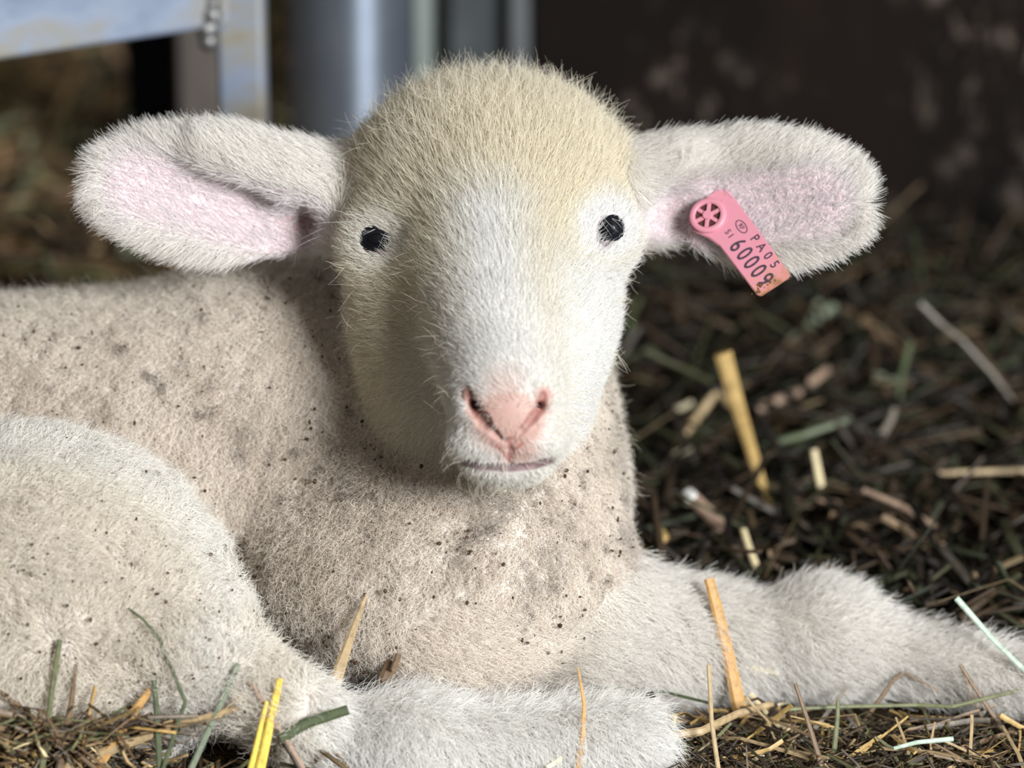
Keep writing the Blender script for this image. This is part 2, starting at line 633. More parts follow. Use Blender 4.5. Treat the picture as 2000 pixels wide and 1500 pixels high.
def head_white(px):
    """white blaze down the face, muzzle and eye rings on a cream head; right cheek painted lighter as if lit"""
    d = seg_dist(px, [(955, 440), (965, 560), (985, 720), (992, 830)])
    wdt = 60 + 75 * sstep(420, 850, px[:, 1])
    w = 0.85 * (1 - sstep(wdt * 0.1, wdt * 2.3, d))
    w = np.maximum(w, sstep(1010, 1130, px[:, 0]) * sstep(420, 560, px[:, 1]) * 0.85)  # right side of the face whitened in place of the key light
    for ex, ey, sd in eye_info:
        q = np.hypot(px[:, 0] - ex, px[:, 1] - ey)
        w = np.maximum(w, (1 - sstep(40, 95, q)) * (0.95 if ex > 900 else 0.5))
    return w


def ear_inner(px):
    l = 1 - sstep(45, 85, seg_dist(px, [(275, 362), (400, 400), (590, 450)]))
    r = 1 - sstep(45, 90, seg_dist(px, [(1310, 430), (1440, 410), (1590, 395)]))
    return np.maximum(l, r)


def nose_pink(px):
    d = np.hypot((px[:, 0] - 994) / 1.0, (px[:, 1] - 822) / 0.85)
    w = 1 - sstep(58, 92, d)
    w2 = 1 - sstep(20, 65, np.hypot((px[:, 0] - 1012) / 1.0, (px[:, 1] - 880) / 0.7))
    up = (1 - sstep(15, 55, np.abs(px[:, 0] - 985))) * sstep(690, 760, px[:, 1]) * (1 - sstep(830, 850, px[:, 1]))
    return np.clip(np.maximum(np.maximum(w, w2 * 0.95), up * 0.75), 0, 1) * (px[:, 2] < -200)


ds = regions(SV)
pxv = to_px(to_world(SV))
which = ds.argmin(1)
isear = (which == 1) | (which == 2)
col = np.tile(lin(222, 211, 199), (nv, 1))
hd = which == 0
col[hd] = mix(lin(224, 214, 194), lin(236, 230, 226), head_white(pxv[hd]))
inn = ear_inner(pxv) * isear * (pxv[:, 2] < 140)
col[isear] = lin(222, 205, 200)
col = mix(col, lin(204, 182, 185), inn)
deep = (1 - sstep(10, 55, np.minimum(np.hypot(pxv[:, 0] - 585, pxv[:, 1] - 432), np.hypot(pxv[:, 0] - 1335, pxv[:, 1] - 430)))) * isear
col = mix(col, lin(158, 100, 92), deep * 0.8)
nost = np.minimum(seg_dist(pxv, [(918, 770), (926, 797), (944, 822), (966, 845), (984, 860)]),
                  seg_dist(pxv, [(1062, 772), (1056, 796), (1040, 818), (1020, 840), (1004, 858)]))
npk = np.maximum(nose_pink(pxv), (1 - sstep(14, 30, nost)) * hd * (pxv[:, 2] < -200))
col = mix(col, lin(170, 137, 126), npk)
col = mix(col, lin(128, 76, 70), (1 - sstep(3, 14, nost)) * hd * 0.8 * (1 - 0.7 * sstep(815, 845, pxv[:, 1])))
lipl = np.minimum(seg_dist(pxv, [(995, 855), (995, 912)]), np.minimum(seg_dist(pxv, [(966, 868), (982, 882), (994, 900)]), seg_dist(pxv, [(1020, 866), (1004, 880), (996, 900)])))
col = mix(col, lin(150, 90, 84), (1 - sstep(1.5, 5, lipl)) * hd * 0.8)
mou = seg_dist(pxv, [(905, 902), (940, 911), (995, 915), (1045, 910), (1076, 897)])
col = mix(col, lin(120, 88, 92), (1 - sstep(4, 11, mou)) * hd * (pxv[:, 2] < -200) * 0.9)
for ex, ey, sd in eye_info:
    rx_, ry_ = (20, 19) if ex < 900 else (14, 22)
    q = np.hypot((pxv[:, 0] - ex) / rx_, (pxv[:, 1] - ey - 4) / ry_)
    col = mix(col, lin(112, 86, 92), (1 - sstep(1.15, 1.75, q)) * hd * (pxv[:, 2] < sd + 80))
col = np.concatenate([col, np.ones((nv, 1))], 1)
bare = np.maximum(np.maximum(npk, inn), (nost < 16) * 1.0)
for ex, ey, sd in eye_info:
    bare = np.maximum(bare, 1.0 * (np.hypot(pxv[:, 0] - ex, pxv[:, 1] - ey) < 25) * hd)
col[:, :3] *= (0.62 + 0.38 * bare)[:, None]      # hide under the coat darkened to stand in for shade among the hairs
at = me.color_attributes.new('skin_colour', 'FLOAT_COLOR', 'POINT')
at.data.foreach_set('color', col.astype(np.float32).ravel())

root_loc = Vector(to_world(P(700, 1300, 250)))
root_loc.z = 0
lamb = tag(empty('lamb', root_loc), 'white lamb lying on straw and facing the camera, pink tag in its ear', 'lamb')


def adopt(o):
    o.parent = lamb
    o.matrix_parent_inverse = Matrix.Translation(root_loc).inverted()
    return o


body = bpy.data.objects.new('body', me)
COL.objects.link(body)
me.materials.append(M_skin)
adopt(body)

# ---- eyes
M_eye, nt, b = new_mat('eye_dark', 0.3, 0.2, color=tuple(lin(16, 17, 22)))
M_pupil, _, _ = new_mat('pupil_black', 0.3, 0.2, color=(0.002, 0.002, 0.003))
for (ex, ey, sd), (_, _, rx, ry, _) in zip(eye_info, EYES):
    c = to_world(P(ex, ey, sd + 36))
    R_ = 40 * S
    bm = bmesh.new()
    bmesh.ops.create_uvsphere(bm, u_segments=40, v_segments=28, radius=R_, matrix=Matrix.Translation(c))
    eye = adopt(bm_obj('eye', bm, M_eye, smooth=True))
    eye['label'] = 'dark glossy eye'
    # pupil: a shallow lens set on the eyeball's front
    out = Vector(CAM - c).normalized()
    rot = out.to_track_quat('Z', 'Y').to_matrix().to_4x4()
    bm = bmesh.new()
    bmesh.ops.create_uvsphere(bm, u_segments=24, v_segments=12, radius=1)
    for v in bm.verts:
        v.co = Vector((v.co.x * R_ * 0.46, v.co.y * R_ * 0.30, v.co.z * R_ * 0.06))
    bm.transform(Matrix.Translation(Vector(c) + out * R_ * 0.965 + Vector((0, 0, 0.0006))) @ rot)
    pu = bm_obj('pupil', bm, M_pupil, smooth=True)
    pu.parent = eye

# ------------------------------------------------------------------ fur
M_lash = M_fur
tri = []
me.calc_loop_triangles()
nt_ = len(me.loop_triangles)
tri = np.empty(nt_ * 3, np.int64)
me.loop_triangles.foreach_get('vertices', tri)
tri = tri.reshape(-1, 3)
A, B, C_ = SV[tri[:, 0]], SV[tri[:, 1]], SV[tri[:, 2]]
tarea = 0.5 * np.linalg.norm(np.cross(B - A, C_ - A), axis=1)
tcen = (A + B + C_) / 3
tnor = SN[tri].mean(1)
tnor /= np.linalg.norm(tnor, axis=1, keepdims=True)
tpx = to_px(to_world(tcen))
treg = which[tri[:, 0]]
zc = HEAD_Z + tcen[:, 2] * math.cos(PITCH) - tcen[:, 1] * math.sin(PITCH)
view = tcen - np.array([0, -DIST, 0])
view /= np.linalg.norm(view, axis=1, keepdims=True)
facing = -(tnor * view).sum(1)
vis = np.where(facing > -0.15, 1.0, 0.30) * (zc > 0.003)
vis *= np.where((tpx[:, 0] < -120) | (tpx[:, 0] > 2100) | (tpx[:, 1] > 1590), 0.35, 1.0)


def scatter(mask, n):
    w = tarea * mask * vis
    cdf = np.cumsum(w)
    f = np.searchsorted(cdf, rng.uniform(0, cdf[-1], n))
    r1, r2 = np.sqrt(rng.uniform(size=n)), rng.uniform(size=n)
    u, v, w_ = 1 - r1, r1 * (1 - r2), r1 * r2
    t = tri[f]
    p = SV[t[:, 0]] * u[:, None] + SV[t[:, 1]] * v[:, None] + SV[t[:, 2]] * w_[:, None]
    nn = SN[t[:, 0]] * u[:, None] + SN[t[:, 1]] * v[:, None] + SN[t[:, 2]] * w_[:, None]
    nn /= np.linalg.norm(nn, axis=1, keepdims=True)
    return p, nn, to_px(to_world(p))


def unit(v):
    return v / (np.linalg.norm(v, axis=-1, keepdims=True) + 1e-12)


def fur(name, p, nn, tang, length, lift, colour, curl=0.0, turns=1.0, rad=0.00011, segs=5, droop=0.0, frizz=0.12):
    n = len(p)
    tang = tang - nn * (tang * nn).sum(1, keepdims=True)
    tang = unit(tang + 0.02 * rng.normal(size=(n, 3)))
    tang = unit(tang + frizz * rng.normal(size=(n, 3)))
    lift = np.broadcast_to(lift, (n,))[:, None]
    side = unit(np.cross(nn, tang))
    t = np.linspace(0, 1, segs)[None, :, None]
    L = length[:, None, None]
    d0 = unit(nn * lift + tang * (1 - lift))[:, None, :]
    d1 = unit(nn * lift * 0.45 + tang)[:, None, :]
    pts = p[:, None, :] + L * (d0 * t * (1 - 0.5 * t) + d1 * 0.5 * t * t)
    if curl:
        ph = rng.uniform(0, 6.28, (n, 1, 1))
        tr = turns * rng.uniform(0.6, 1.4, (n, 1, 1))
        amp = curl * rng.uniform(0.5, 1.4, (n, 1, 1)) * np.minimum(1, t * 2.2)
        pts = pts + amp * (np.cos(ph + 6.28 * tr * t) * side[:, None, :] + np.sin(ph + 6.28 * tr * t) * unit(np.cross(side, d0[:, 0]))[:, None, :])
    if droop:
        down = np.array([0, -math.sin(PITCH), -math.cos(PITCH)])
        pts = pts + down * droop * L * t * t
    W = to_world(pts - nn[:, None, :] * 0.0004)
    zmin = 0.001
    W[..., 2] = np.maximum(W[..., 2], zmin)
    hc = bpy.data.hair_curves.new(name)
    hc.add_curves([segs] * n)
    hc.attributes['position'].data.foreach_set('vector', W.astype(np.float32).ravel())
    ra = hc.attributes.new('radius', 'FLOAT', 'POINT')
    prof = rad * (1 - 0.75 * np.linspace(0, 1, segs) ** 1.5)
    ra.data.foreach_set('value', np.tile(prof, n).astype(np.float32) * np.repeat(rng.uniform(0.7, 1.25, n), segs).astype(np.float32))
    ca = hc.attributes.new('hair_colour', 'FLOAT_COLOR', 'CURVE')
    c4 = np.concatenate([np.clip(colour, 0.01, 0.95), np.ones((n, 1))], 1)
    ca.data.foreach_set('color', c4.astype(np.float32).ravel())
    hc.materials.append(M_fur)
    o = bpy.data.objects.new(name, hc)
    COL.objects.link(o)
    adopt(o)
    o['kind'] = 'stuff'
    return o


def vary(c, s=0.08):
    return c * (1 + s * rng.normal(size=(len(c), 1)))


def clear_eyes(px):
    k = np.ones(len(px))
    for (ex, ey, sd), (_, _, rx, ry, tl) in zip(eye_info, EYES):
        q = np.hypot((px[:, 0] - ex) / (rx + 6), (px[:, 1] - ey - 4) / (ry + 8))
        k *= np.where(px[:, 2] < sd + 120, q > 1, 1)
    return k


NOSE = P(994, 800, -390)
# ---- head fur
hmask = (treg == 0) * clear_eyes(tpx) * (1 - nose_pink(tpx) * np.where(tpx[:, 1] < 800, 0.72, 0.93))
hmask = hmask * np.where(nost_t := (np.minimum(seg_dist(tpx, [(918, 770), (944, 822), (984, 860)]), seg_dist(tpx, [(1062, 772), (1040, 818), (1004, 858)])) < np.where(tpx[:, 1] < 815, 13, 6)) & (tpx[:, 2] < -250), 0, 1)
hmask = hmask * np.where((seg_dist(tpx, [(905, 902), (995, 915), (1076, 897)]) < 9) & (tpx[:, 2] < -200), 0, 1)
muz = 1 + 1.6 * np.exp(-(((tpx[:, 0] - 990) / 160) ** 2 + ((tpx[:, 1] - 760) / 170) ** 2))
p, nn, px = scatter(hmask * muz, 125000)
away = unit(p - NOSE)
dn = np.hypot(px[:, 0] - 994, px[:, 1] - 800)
crown = sstep(420, 200, px[:, 1])
low = sstep(600, 900, px[:, 1]) * sstep(90, 240, np.abs(px[:, 0] - 990))
tang = away + 0.5 * low[:, None] * np.array([0, 0.2, -1.0])
tang += 0.25 * np.stack([wobble(p, 160, s) for s in (1, 2, 3)], 1)
length = 0.0035 + 0.0055 * sstep(70, 420, dn) + 0.004 * crown
# close to the eyes the coat is short
for ex, ey, sd in eye_info:
    q = np.hypot(px[:, 0] - ex, px[:, 1] - ey)
    length *= 0.62 + 0.38 * sstep(35, 110, q)
length *= rng.uniform(0.7, 1.3, len(p))
lift = 0.22 + 0.35 * crown + 0.12 * low
hw = head_white(px)
c = mix(CR, WH, hw)
c = mix(c, lin(226, 206, 196), nose_pink(px) * 0.6)
c = vary(c, 0.06)
c *= (1 + 0.05 * wobble(p, 90, 9))[:, None]
fur('head_fur', p, nn, tang, length, lift, c, curl=0.0007, turns=0.6, rad=0.000085, frizz=0.18)

# ---- wispy curls on the crown and along the jaw
cm = (treg == 0) * (sstep(330, 190, tpx[:, 1]) + 0.0)
p, nn, px = scatter(cm, 4200)
tang = unit(p - NOSE) + 0.5 * rng.normal(size=p.shape)
fur('crown_curls', p, nn, tang, rng.uniform(0.009, 0.021, len(p)), 0.75, vary(np.tile(CR * 1.05, (len(p), 1)), 0.06), curl=0.0012, turns=0.7, rad=0.00008, segs=8, frizz=0.4)
cm = ((treg == 0) | (treg == 3)) * np.where((tpx[:, 1] > 480) & (tpx[:, 1] < 960), 1, 0) * (np.abs(facing) < 0.55)
p, nn, px = scatter(cm, 2200)
tang = unit(p - NOSE) + np.array([0, 0.1, -0.6]) + 0.4 * rng.normal(size=p.shape)
fur('jaw_whiskers', p, nn, tang, rng.uniform(0.008, 0.015, len(p)), 0.45, vary(np.tile(CR, (len(p), 1)), 0.06), curl=0.0010, turns=0.6, rad=0.00008, segs=6, frizz=0.4)

# ---- ear fur
for reg, base, tip in ((1, P(640, 430, 150), P(160, 330, 10)), (2, P(1250, 370, 150), P(1710, 400, 10))):
    em = (treg == reg) * 1.0
    ein = ear_inner(tpx) * (tpx[:, 2] < 150)
    p, nn, px = scatter(em * (1 - 0.6 * ein), 38000)
    ei = ear_inner(px) * (px[:, 2] < 150)
    ax = unit(tip - base)
    outw = unit(p - (base + ax * (((p - base) @ ax)[:, None])))
    tang = ax * 0.75 + outw * 0.7 + 0.25 * np.stack([wobble(p, 140, s) for s in (4, 5, 6)], 1)
    tang = tang * (1 - ei[:, None]) + ei[:, None] * (ax * 0.8 + np.array([0, 0, 0.25]) + 0.35 * rng.normal(size=p.shape))
    ln = (0.0095 - 0.0035 * ei) * rng.uniform(0.6, 1.4, len(p))
    c = mix(lin(238, 234, 228), lin(231, 225, 226), ei)
    fur('ear_fur', p, nn, tang, ln, 0.30, vary(c, 0.06), curl=0.0005, turns=0.5, rad=0.00010, frizz=0.2)

# ---- wool on the trunk
bmask = (treg == 3) * 1.0
p, nn, px = scatter(bmask, 135000)
kd = kdtree.KDTree(900)
sp, _, spx = scatter(((treg == 3) | (treg == 5)) * (0.35 + (wobble(tcen, 26, 31) > 0.1)), 900)
srad = rng.uniform(0.0007, 0.0019, 900) * np.where(rng.uniform(size=900) < 0.12, 1.6, 1)
for i, q in enumerate(sp):
    kd.insert(q, i)
kd.balance()


def dirt(p, amount=1.0):
    hit = np.zeros(len(p))
    for i, q in enumerate(p):
        co, j, d = kd.find(q)
        if d < srad[j]:
            hit[i] = amount
    return hit


def wool_colour(p, px):
    n1 = wobble(p, 38, 21) + 0.6 * wobble(p, 110, 22)
    c = mix(BE, lin(208, 196, 182), sstep(0.1, 1.0, n1) * 0.7)
    c = mix(c, lin(236, 228, 217), sstep(-0.2, -1.0, n1) * 0.6)
    grey = sstep(0.2, 1.1, wobble(p, 60, 23) + 0.5 * wobble(p, 190, 24))
    c = mix(c, lin(158, 148, 138), grey * 0.6)
    return c


down = np.array([0, -math.sin(PITCH) * 0, -1.0])
tang = np.stack([wobble(p, 260, s) for s in (41, 42, 43)], 1) * 0.55 + np.array([-0.3, 0, -0.6])
c = vary(wool_colour(p, px), 0.09)
c = mix(c, lin(110, 96, 84), dirt(p, 0.7))
fur('wool', p, nn, tang, rng.uniform(0.0042, 0.0078, len(p)), 0.5, c, curl=0.0010, turns=1.3, rad=0.00011, segs=7, frizz=0.45)

# ---- hindquarter: longer, whiter on the crest of the thigh
p, nn, px = scatter((treg == 5) * np.where(tpx[:, 0] > 640, 1.3, 1.0), 75000)
crest = np.exp(-((np.hypot((px[:, 0] - 35) / 425, (px[:, 1] - 1205) / 365) - 0.93) / 0.16) ** 2) * (px[:, 0] < 640)
shin = sstep(520, 660, px[:, 0])
n1 = wobble(p, 45, 51) + 0.5 * wobble(p, 120, 52)
c = mix(lin(234, 227, 215), lin(208, 196, 182), sstep(0.2, 1.1, n1) * 0.6)
c = mix(c, lin(241, 239, 235), np.maximum(crest * 0.7, shin * 0.95))
c = vary(c, 0.07)
sw = unit(np.stack([(px[:, 1] - 1205), np.zeros(len(p)), (px[:, 0] - 35)], 1) * np.array([1, 0, -1]) * -1)
tang = shin[:, None] * np.array([0.55, 0, -0.8]) + (1 - shin[:, None]) * (sw * 0.6 + np.array([0.35, 0, -0.35]))
tang = tang + 0.9 * np.stack([wobble(p, 150, s) for s in (54, 55, 56)], 1) * (1 - 0.6 * shin)[:, None]
ln = (0.009 + 0.004 * shin) * rng.uniform(0.6, 1.3, len(p))
fur('thigh_wool', p, nn, tang, ln, 0.42, c, curl=0.0011, turns=1.0, rad=0.00012, segs=7, frizz=0.35)

# ---- foreleg
p, nn, px = scatter((treg == 4) * 1.0, 42000)
n1 = wobble(p, 45, 61)
far = sstep(1000, 1300, px[:, 0])
c = mix(wool_colour(p, px), lin(232, 228, 222), far)
c = mix(c, lin(222, 217, 209), sstep(0.2, 1.0, n1) * 0.5)
tang = np.array([0.8, 0, -0.35]) + 0.5 * np.stack([wobble(p, 130, s) for s in (64, 65, 66)], 1)
tang = tang + 0.6 * sstep(1480, 1600, px[:, 0])[:, None] * sstep(1250, 1150, px[:, 1])[:, None] * np.array([0, 0, 1.5])
c = vary(c, 0.06)
fur('leg_fur', p, nn, tang, (0.007 + 0.004 * far) * rng.uniform(0.6, 1.4, len(p)), 0.42, c, curl=0.0009, turns=0.8, rad=0.00012, segs=6, frizz=0.3)

# ---- eyelashes: a few pale hairs over each eye
lp, ln_, lt, ll = [], [], [], []
for (ex, ey, sd), (_, _, rx, ry, tl) in zip(eye_info, EYES):
    sg = -1 if ex < 900 else 1
    for i in range(4):
        a = rng.uniform(0.15, 0.95) * math.pi
        x, y = ex + math.cos(a) * (rx + 4), ey - math.sin(a) * (ry + 4)
        lp.append(P(x, y, surf(x, y) - 2))
        ln_.append([0, -1, 0])
        lt.append([sg * 0.9 + rng.normal() * 0.2, -0.3, -0.55 + rng.normal() * 0.2])
        ll.append(rng.uniform(0.004, 0.009))
for (x, y, tx, tz, l) in [(700, 425, -1, 0.15, 0.020), (690, 432, -1, 0.05, 0.017), (660, 440, -0.9, -0.2, 0.018), (640, 470, -0.4, -0.9, 0.016), (650, 452, -0.9, -0.5, 0.02), (720, 422, -1, 0.2, 0.014)]:
    lp.append(P(x, y, surf(x, y) - 3)); ln_.append([0, -1, 0.2]); lt.append([tx, -0.1, tz]); ll.append(l)
lp, ln_, lt, ll = map(np.array, (lp, ln_, lt, ll))
fur('eyelashes', lp, unit(ln_.astype(float)), lt, ll, 0.3, np.tile(WH, (len(lp), 1)), curl=0.0004, turns=0.4, rad=0.00006, segs=6, droop=0.15)

# ---- bits of dirt caught in the wool
M_dirt = mat_noise('wool_dirt', [(0.3, lin(44, 34, 26)), (0.7, lin(86, 68, 52))], rough=0.9, spec=0.1, scale=400)
dm = ((treg == 3) * np.where(tpx[:, 0] > 950, 0.35, 1.0) + (treg == 5) * 0.5 * (tpx[:, 0] < 500) + (treg == 4) * 0.5 * (tpx[:, 0] < 1150)) * (0.25 + 1.2 * (wobble(tcen, 30, 31) > 0.15))
p, nn, px = scatter(dm, 2400)
ico = bmesh.new()
bmesh.ops.create_icosphere(ico, subdivisions=1, radius=1)
iv = np.array([v.co[:] for v in ico.verts]); itf = np.array([[v.index for v in f.verts] for f in ico.faces])
ico.free()
rr = 0.00018 + 0.0008 * rng.uniform(size=(2400, 1, 1)) ** 3
sh = rng.uniform(0.5, 1.5, (2400, 1, 3))
V = p[:, None, :] + nn[:, None, :] * rng.uniform(0.002, 0.0042, (2400, 1, 1)) + iv[None] * rr * sh
F = (itf[None] + (np.arange(2400) * len(iv))[:, None, None]).reshape(-1, 3)
dob = adopt(mesh_obj('dirt_specks', to_world(V.reshape(-1, 3)), F, M_dirt, smooth=True))
dob['kind'] = 'stuff'
dob['label'] = 'dark specks of dirt in the wool'

# ------------------------------------------------------------------ ear tag
TO = (1384, 424)
UD, VD = np.array([0.6, 0.8]), np.array([0.8, -0.6])


def tag_px(u, v):
    return np.array(TO) + UD * u + VD * v


td = surf(*TO) - 24
need = []
for u, v in [(0, 0), (60, 0), (60, 50), (100, 20), (110, 50), (120, 0), (140, 30)]:
    x, y = tag_px(u, v)
    q = surf(x, y)
    if q < 400:
        need.append((u, q - 22))
slope = min([(q - td) / u for u, q in need if u > 0] + [0.25])
slope = max(min(slope, 0.25), -0.5)
o_w = to_world(P(*TO, td))
e_u = to_world(P(*tag_px(100, 0), td + slope * 100)) - o_w
e_v = to_world(P(*tag_px(0, 100), td)) - o_w
sc_ = np.linalg.norm(e_u) / 100
e_u = unit(e_u); e_v = unit(e_v - e_u * (e_u @ e_v)); e_n = np.cross(e_u, e_v)
if e_n @ FWD > 0:
    e_n = -e_n
TM = Matrix([[e_u[i] * sc_, e_v[i] * sc_, e_n[i] * sc_, o_w[i]] for i in range(3)] + [[0, 0, 0, 1]])
TMs = Matrix([[e_u[i], e_v[i], e_n[i], o_w[i]] for i in range(3)] + [[0, 0, 0, 1]])


def make_tag_mat():
    m, nt, b = new_mat('pink_plastic', 0.42, 0.45)
    tc = nt.nodes.new('ShaderNodeTexCoord')
    sx = nt.nodes.new('ShaderNodeSeparateXYZ')
    nt.links.new(tc.outputs['Object'], sx.inputs[0])
    n = nt.nodes.new('ShaderNodeTexNoise')
    n.inputs['Scale'].default_value = 260
    n.inputs['Detail'].default_value = 6
    nt.links.new(tc.outputs['Object'], n.inputs['Vector'])
    mr = nt.nodes.new('ShaderNodeMapRange')          # grime gathers at the hanging end
    mr.inputs['From Min'].default_value = 120 * sc_
    mr.inputs['From Max'].default_value = 190 * sc_
    mr.inputs['To Min'].default_value = 0
    mr.inputs['To Max'].default_value = 0.55
    nt.links.new(sx.outputs[0], mr.inputs[0])
    ad = nt.nodes.new('ShaderNodeMath'); ad.operation = 'MULTIPLY_ADD'
    nt.links.new(n.outputs['Fac'], ad.inputs[0]); ad.inputs[1].default_value = 0.8
    nt.links.new(mr.outputs[0], ad.inputs[2])
    r = nt.nodes.new('ShaderNodeValToRGB')
    stops = [(0.45, lin(190, 124, 138)), (0.72, lin(188, 126, 126)), (0.88, lin(174, 118, 100)), (1.0, lin(140, 100, 76))]
    el = r.color_ramp.elements
    while len(el) < 4:
        el.new(0.5)
    for e, (pp, c) in zip(el, stops):
        e.position = pp; e.color = (*c, 1)
    nt.links.new(ad.outputs[0], r.inputs[0])
    nt.links.new(r.outputs[0], b.inputs['Base Color'])
    return m


M_tag = make_tag_mat()
M_ink = mat_noise('tag_ink', [(0.35, lin(50, 38, 48)), (0.7, lin(78, 58, 72))], rough=0.6, scale=900)
M_hole = mat_noise('stud_hole_shade', [(0.3, lin(48, 22, 18)), (0.7, lin(78, 40, 32))], rough=0.8, scale=500)  # dark tone paints the shade inside the stud's holes
M_muck = mat_noise('dried_muck', [(0.3, lin(74, 52, 30)), (0.7, lin(120, 86, 50))], rough=0.9, scale=700, bmp=0.6)
etag = tag(empty('ear_tag', o_w), 'pink plastic ear tag with black numbers in the right ear', 'ear tag')
etag.matrix_world = TMs


def tag_part(name, bm, mat, par=None, label=None, smooth=False):
    bmesh.ops.scale(bm, verts=bm.verts, vec=(sc_, sc_, sc_))
    me_ = bpy.data.meshes.new(name)
    bm.normal_update()
    bm.to_mesh(me_); bm.free()
    if smooth:
        me_.polygons.foreach_set('use_smooth', np.ones(len(me_.polygons), bool))
    me_.materials.append(mat)
    o = bpy.data.objects.new(name, me_)
    COL.objects.link(o)
    o.parent = par or etag
    if label:
        o['label'] = label
    return o


def arc(cx, cy, r, a0_, a1_, n):
    return [(cx + r * math.cos(math.radians(a0_ + (a1_ - a0_) * i / n)), cy + r * math.sin(math.radians(a0_ + (a1_ - a0_) * i / n))) for i in range(n + 1)]


outl = arc(176, -6, 8, -90, 0, 4) + arc(178, 46, 8, 0, 90, 4) + [(60, 56), (0, 56)] + arc(-14, 36, 20, 90, 175, 5) + arc(0, 0, 36, 160, 285, 16) + [(34, -22), (60, -15)]
bm = bmesh.new()
f = bm.faces.new([bm.verts.new((x, y, -5)) for x, y in outl])
g_ = bmesh.ops.extrude_face_region(bm, geom=[f])
vsx = [e for e in g_['geom'] if isinstance(e, bmesh.types.BMVert)]
bmesh.ops.translate(bm, verts=vsx, vec=(0, 0, 8))
bmesh.ops.recalc_face_normals(bm, faces=bm.faces)
ed = [e for e in bm.edges if abs(e.verts[0].co.z - e.verts[1].co.z) < 1e-6]
bmesh.ops.bevel(bm, geom=ed, offset=1.6, segments=2, affect='EDGES')
tag_part('plate', bm, M_tag)


def ring(r0, r1, z0, z1, n=32):
    bm = bmesh.new()
    vs_ = []
    for i in range(n):
        a = 2 * math.pi * i / n
        c, s = math.cos(a), math.sin(a)
        vs_.append([bm.verts.new((r * c, r * s, z)) for r, z in ((r0, z0), (r0, z1 - 1), (r0 + 1.5, z1), (r1 - 2, z1), (r1, z1 - 2), (r1, z0))])
    for i in range(n):
        A_, B_ = vs_[i], vs_[(i + 1) % n]
        for j in range(5):
            bm.faces.new((A_[j], B_[j], B_[j + 1], A_[j + 1]))
    bmesh.ops.recalc_face_normals(bm, faces=bm.faces)
    return bm


stud = tag_part('stud', ring(23, 33, 2, 11), M_tag, smooth=True)
bm = bmesh.new()
bmesh.ops.create_cone(bm, cap_ends=True, segments=32, radius1=24, radius2=24, depth=3, matrix=Matrix.Translation((0, 0, 4)))
tag_part('recess', bm, M_hole, stud, 'dark disc painted as the shaded holes of the stud')
bm = bmesh.new()
bmesh.ops.create_cone(bm, cap_ends=True, segments=20, radius1=10, radius2=8, depth=8, matrix=Matrix.Translation((0, 0, 8)))
tag_part('pin', bm, M_tag, stud, smooth=False)
for i in range(6):
    bm = box_bm(8, 25, -3.4, 3.4, 4, 9, 0.8)
    bmesh.ops.rotate(bm, verts=bm.verts, cent=(0, 0, 0), matrix=Matrix.Rotation(math.radians(20 + 60 * i), 3, 'Z'))
    tag_part('spoke', bm, M_tag, stud)


def text_part(name, body_, u, v, size, stretch=1.0, pitch=1.0, parent=None, flip=False, rot=0.0):
    cu = bpy.data.curves.new(name, 'FONT')
    cu.body = body_
    cu.size = size
    cu.align_x, cu.align_y = 'CENTER', 'CENTER'
    cu.space_character = pitch
    cu.extrude = 0.25
    cu.offset = 0.035 * size * 0.35
    tmp = bpy.data.objects.new(name, cu)
    COL.objects.link(tmp)
    bpy.context.view_layer.update()
    dg = bpy.context.evaluated_depsgraph_get()
    me_ = bpy.data.meshes.new_from_object(tmp.evaluated_get(dg))
    bpy.data.objects.remove(tmp)
    bm = bmesh.new()
    bm.from_mesh(me_)
    bpy.data.meshes.remove(me_)
    bmesh.ops.scale(bm, verts=bm.verts, vec=(stretch, 1, 1))
    bmesh.ops.rotate(bm, verts=bm.verts, cent=(0, 0, 0), matrix=Matrix.Rotation(rot, 3, 'Z'))
    bmesh.ops.translate(bm, verts=bm.verts, vec=(u, v, 3.1))
    return tag_part(name, bm, M_ink, parent)


for i, ch in enumerate('60009'):
    text_part('digit', ch, 79 + 21.5 * i, 10 + 0.6 * i, 44, 0.72)
for i, ch in enumerate('PA05'):
    text_part('letter' if i < 2 else 'digit', ch, 88 + 21 * i, 42, 24, 0.86)
bm = ring(0, 1, 3, 3.4)
bm.free()
bm = bmesh.new()
oo = []
for i in range(28):
    a = 2 * math.pi * i / 28
    oo.append((bm.verts.new((54 + 15 * math.cos(a), 36 + 8.5 * math.sin(a), 3.3)), bm.verts.new((54 + 13 * math.cos(a), 36 + 6.8 * math.sin(a), 3.3))))
for i in range(28):
    a_, b_ = oo[i], oo[(i + 1) % 28]
    bm.faces.new((a_[0], b_[0], b_[1], a_[1]))
logo = tag_part('oval_mark', bm, M_ink)
text_part('mark_letter', 'RF', 54, 36, 11, 1.0, parent=logo)
text_part('letter', 'S', 47, 11, 16, 0.9)
text_part('letter', 'I', 57, 11, 16, 1.0)
for k in range(14):
    bm = bmesh.new()
    bmesh.ops.create_icosphere(bm, subdivisions=1, radius=1)
    r_ = rng.uniform(1.2, 3.6)
    for v in bm.verts:
        v.co = Vector((v.co.x * r_ * rng.uniform(.8, 1.3), v.co.y * r_ * rng.uniform(.8, 1.3), v.co.z * 0.7))
    bmesh.ops.translate(bm, verts=bm.verts, vec=(172 + rng.normal() * 4, 4 + rng.normal() * 10, 3))
    tag_part('muck_spot', bm, M_muck, label='dried brown muck')

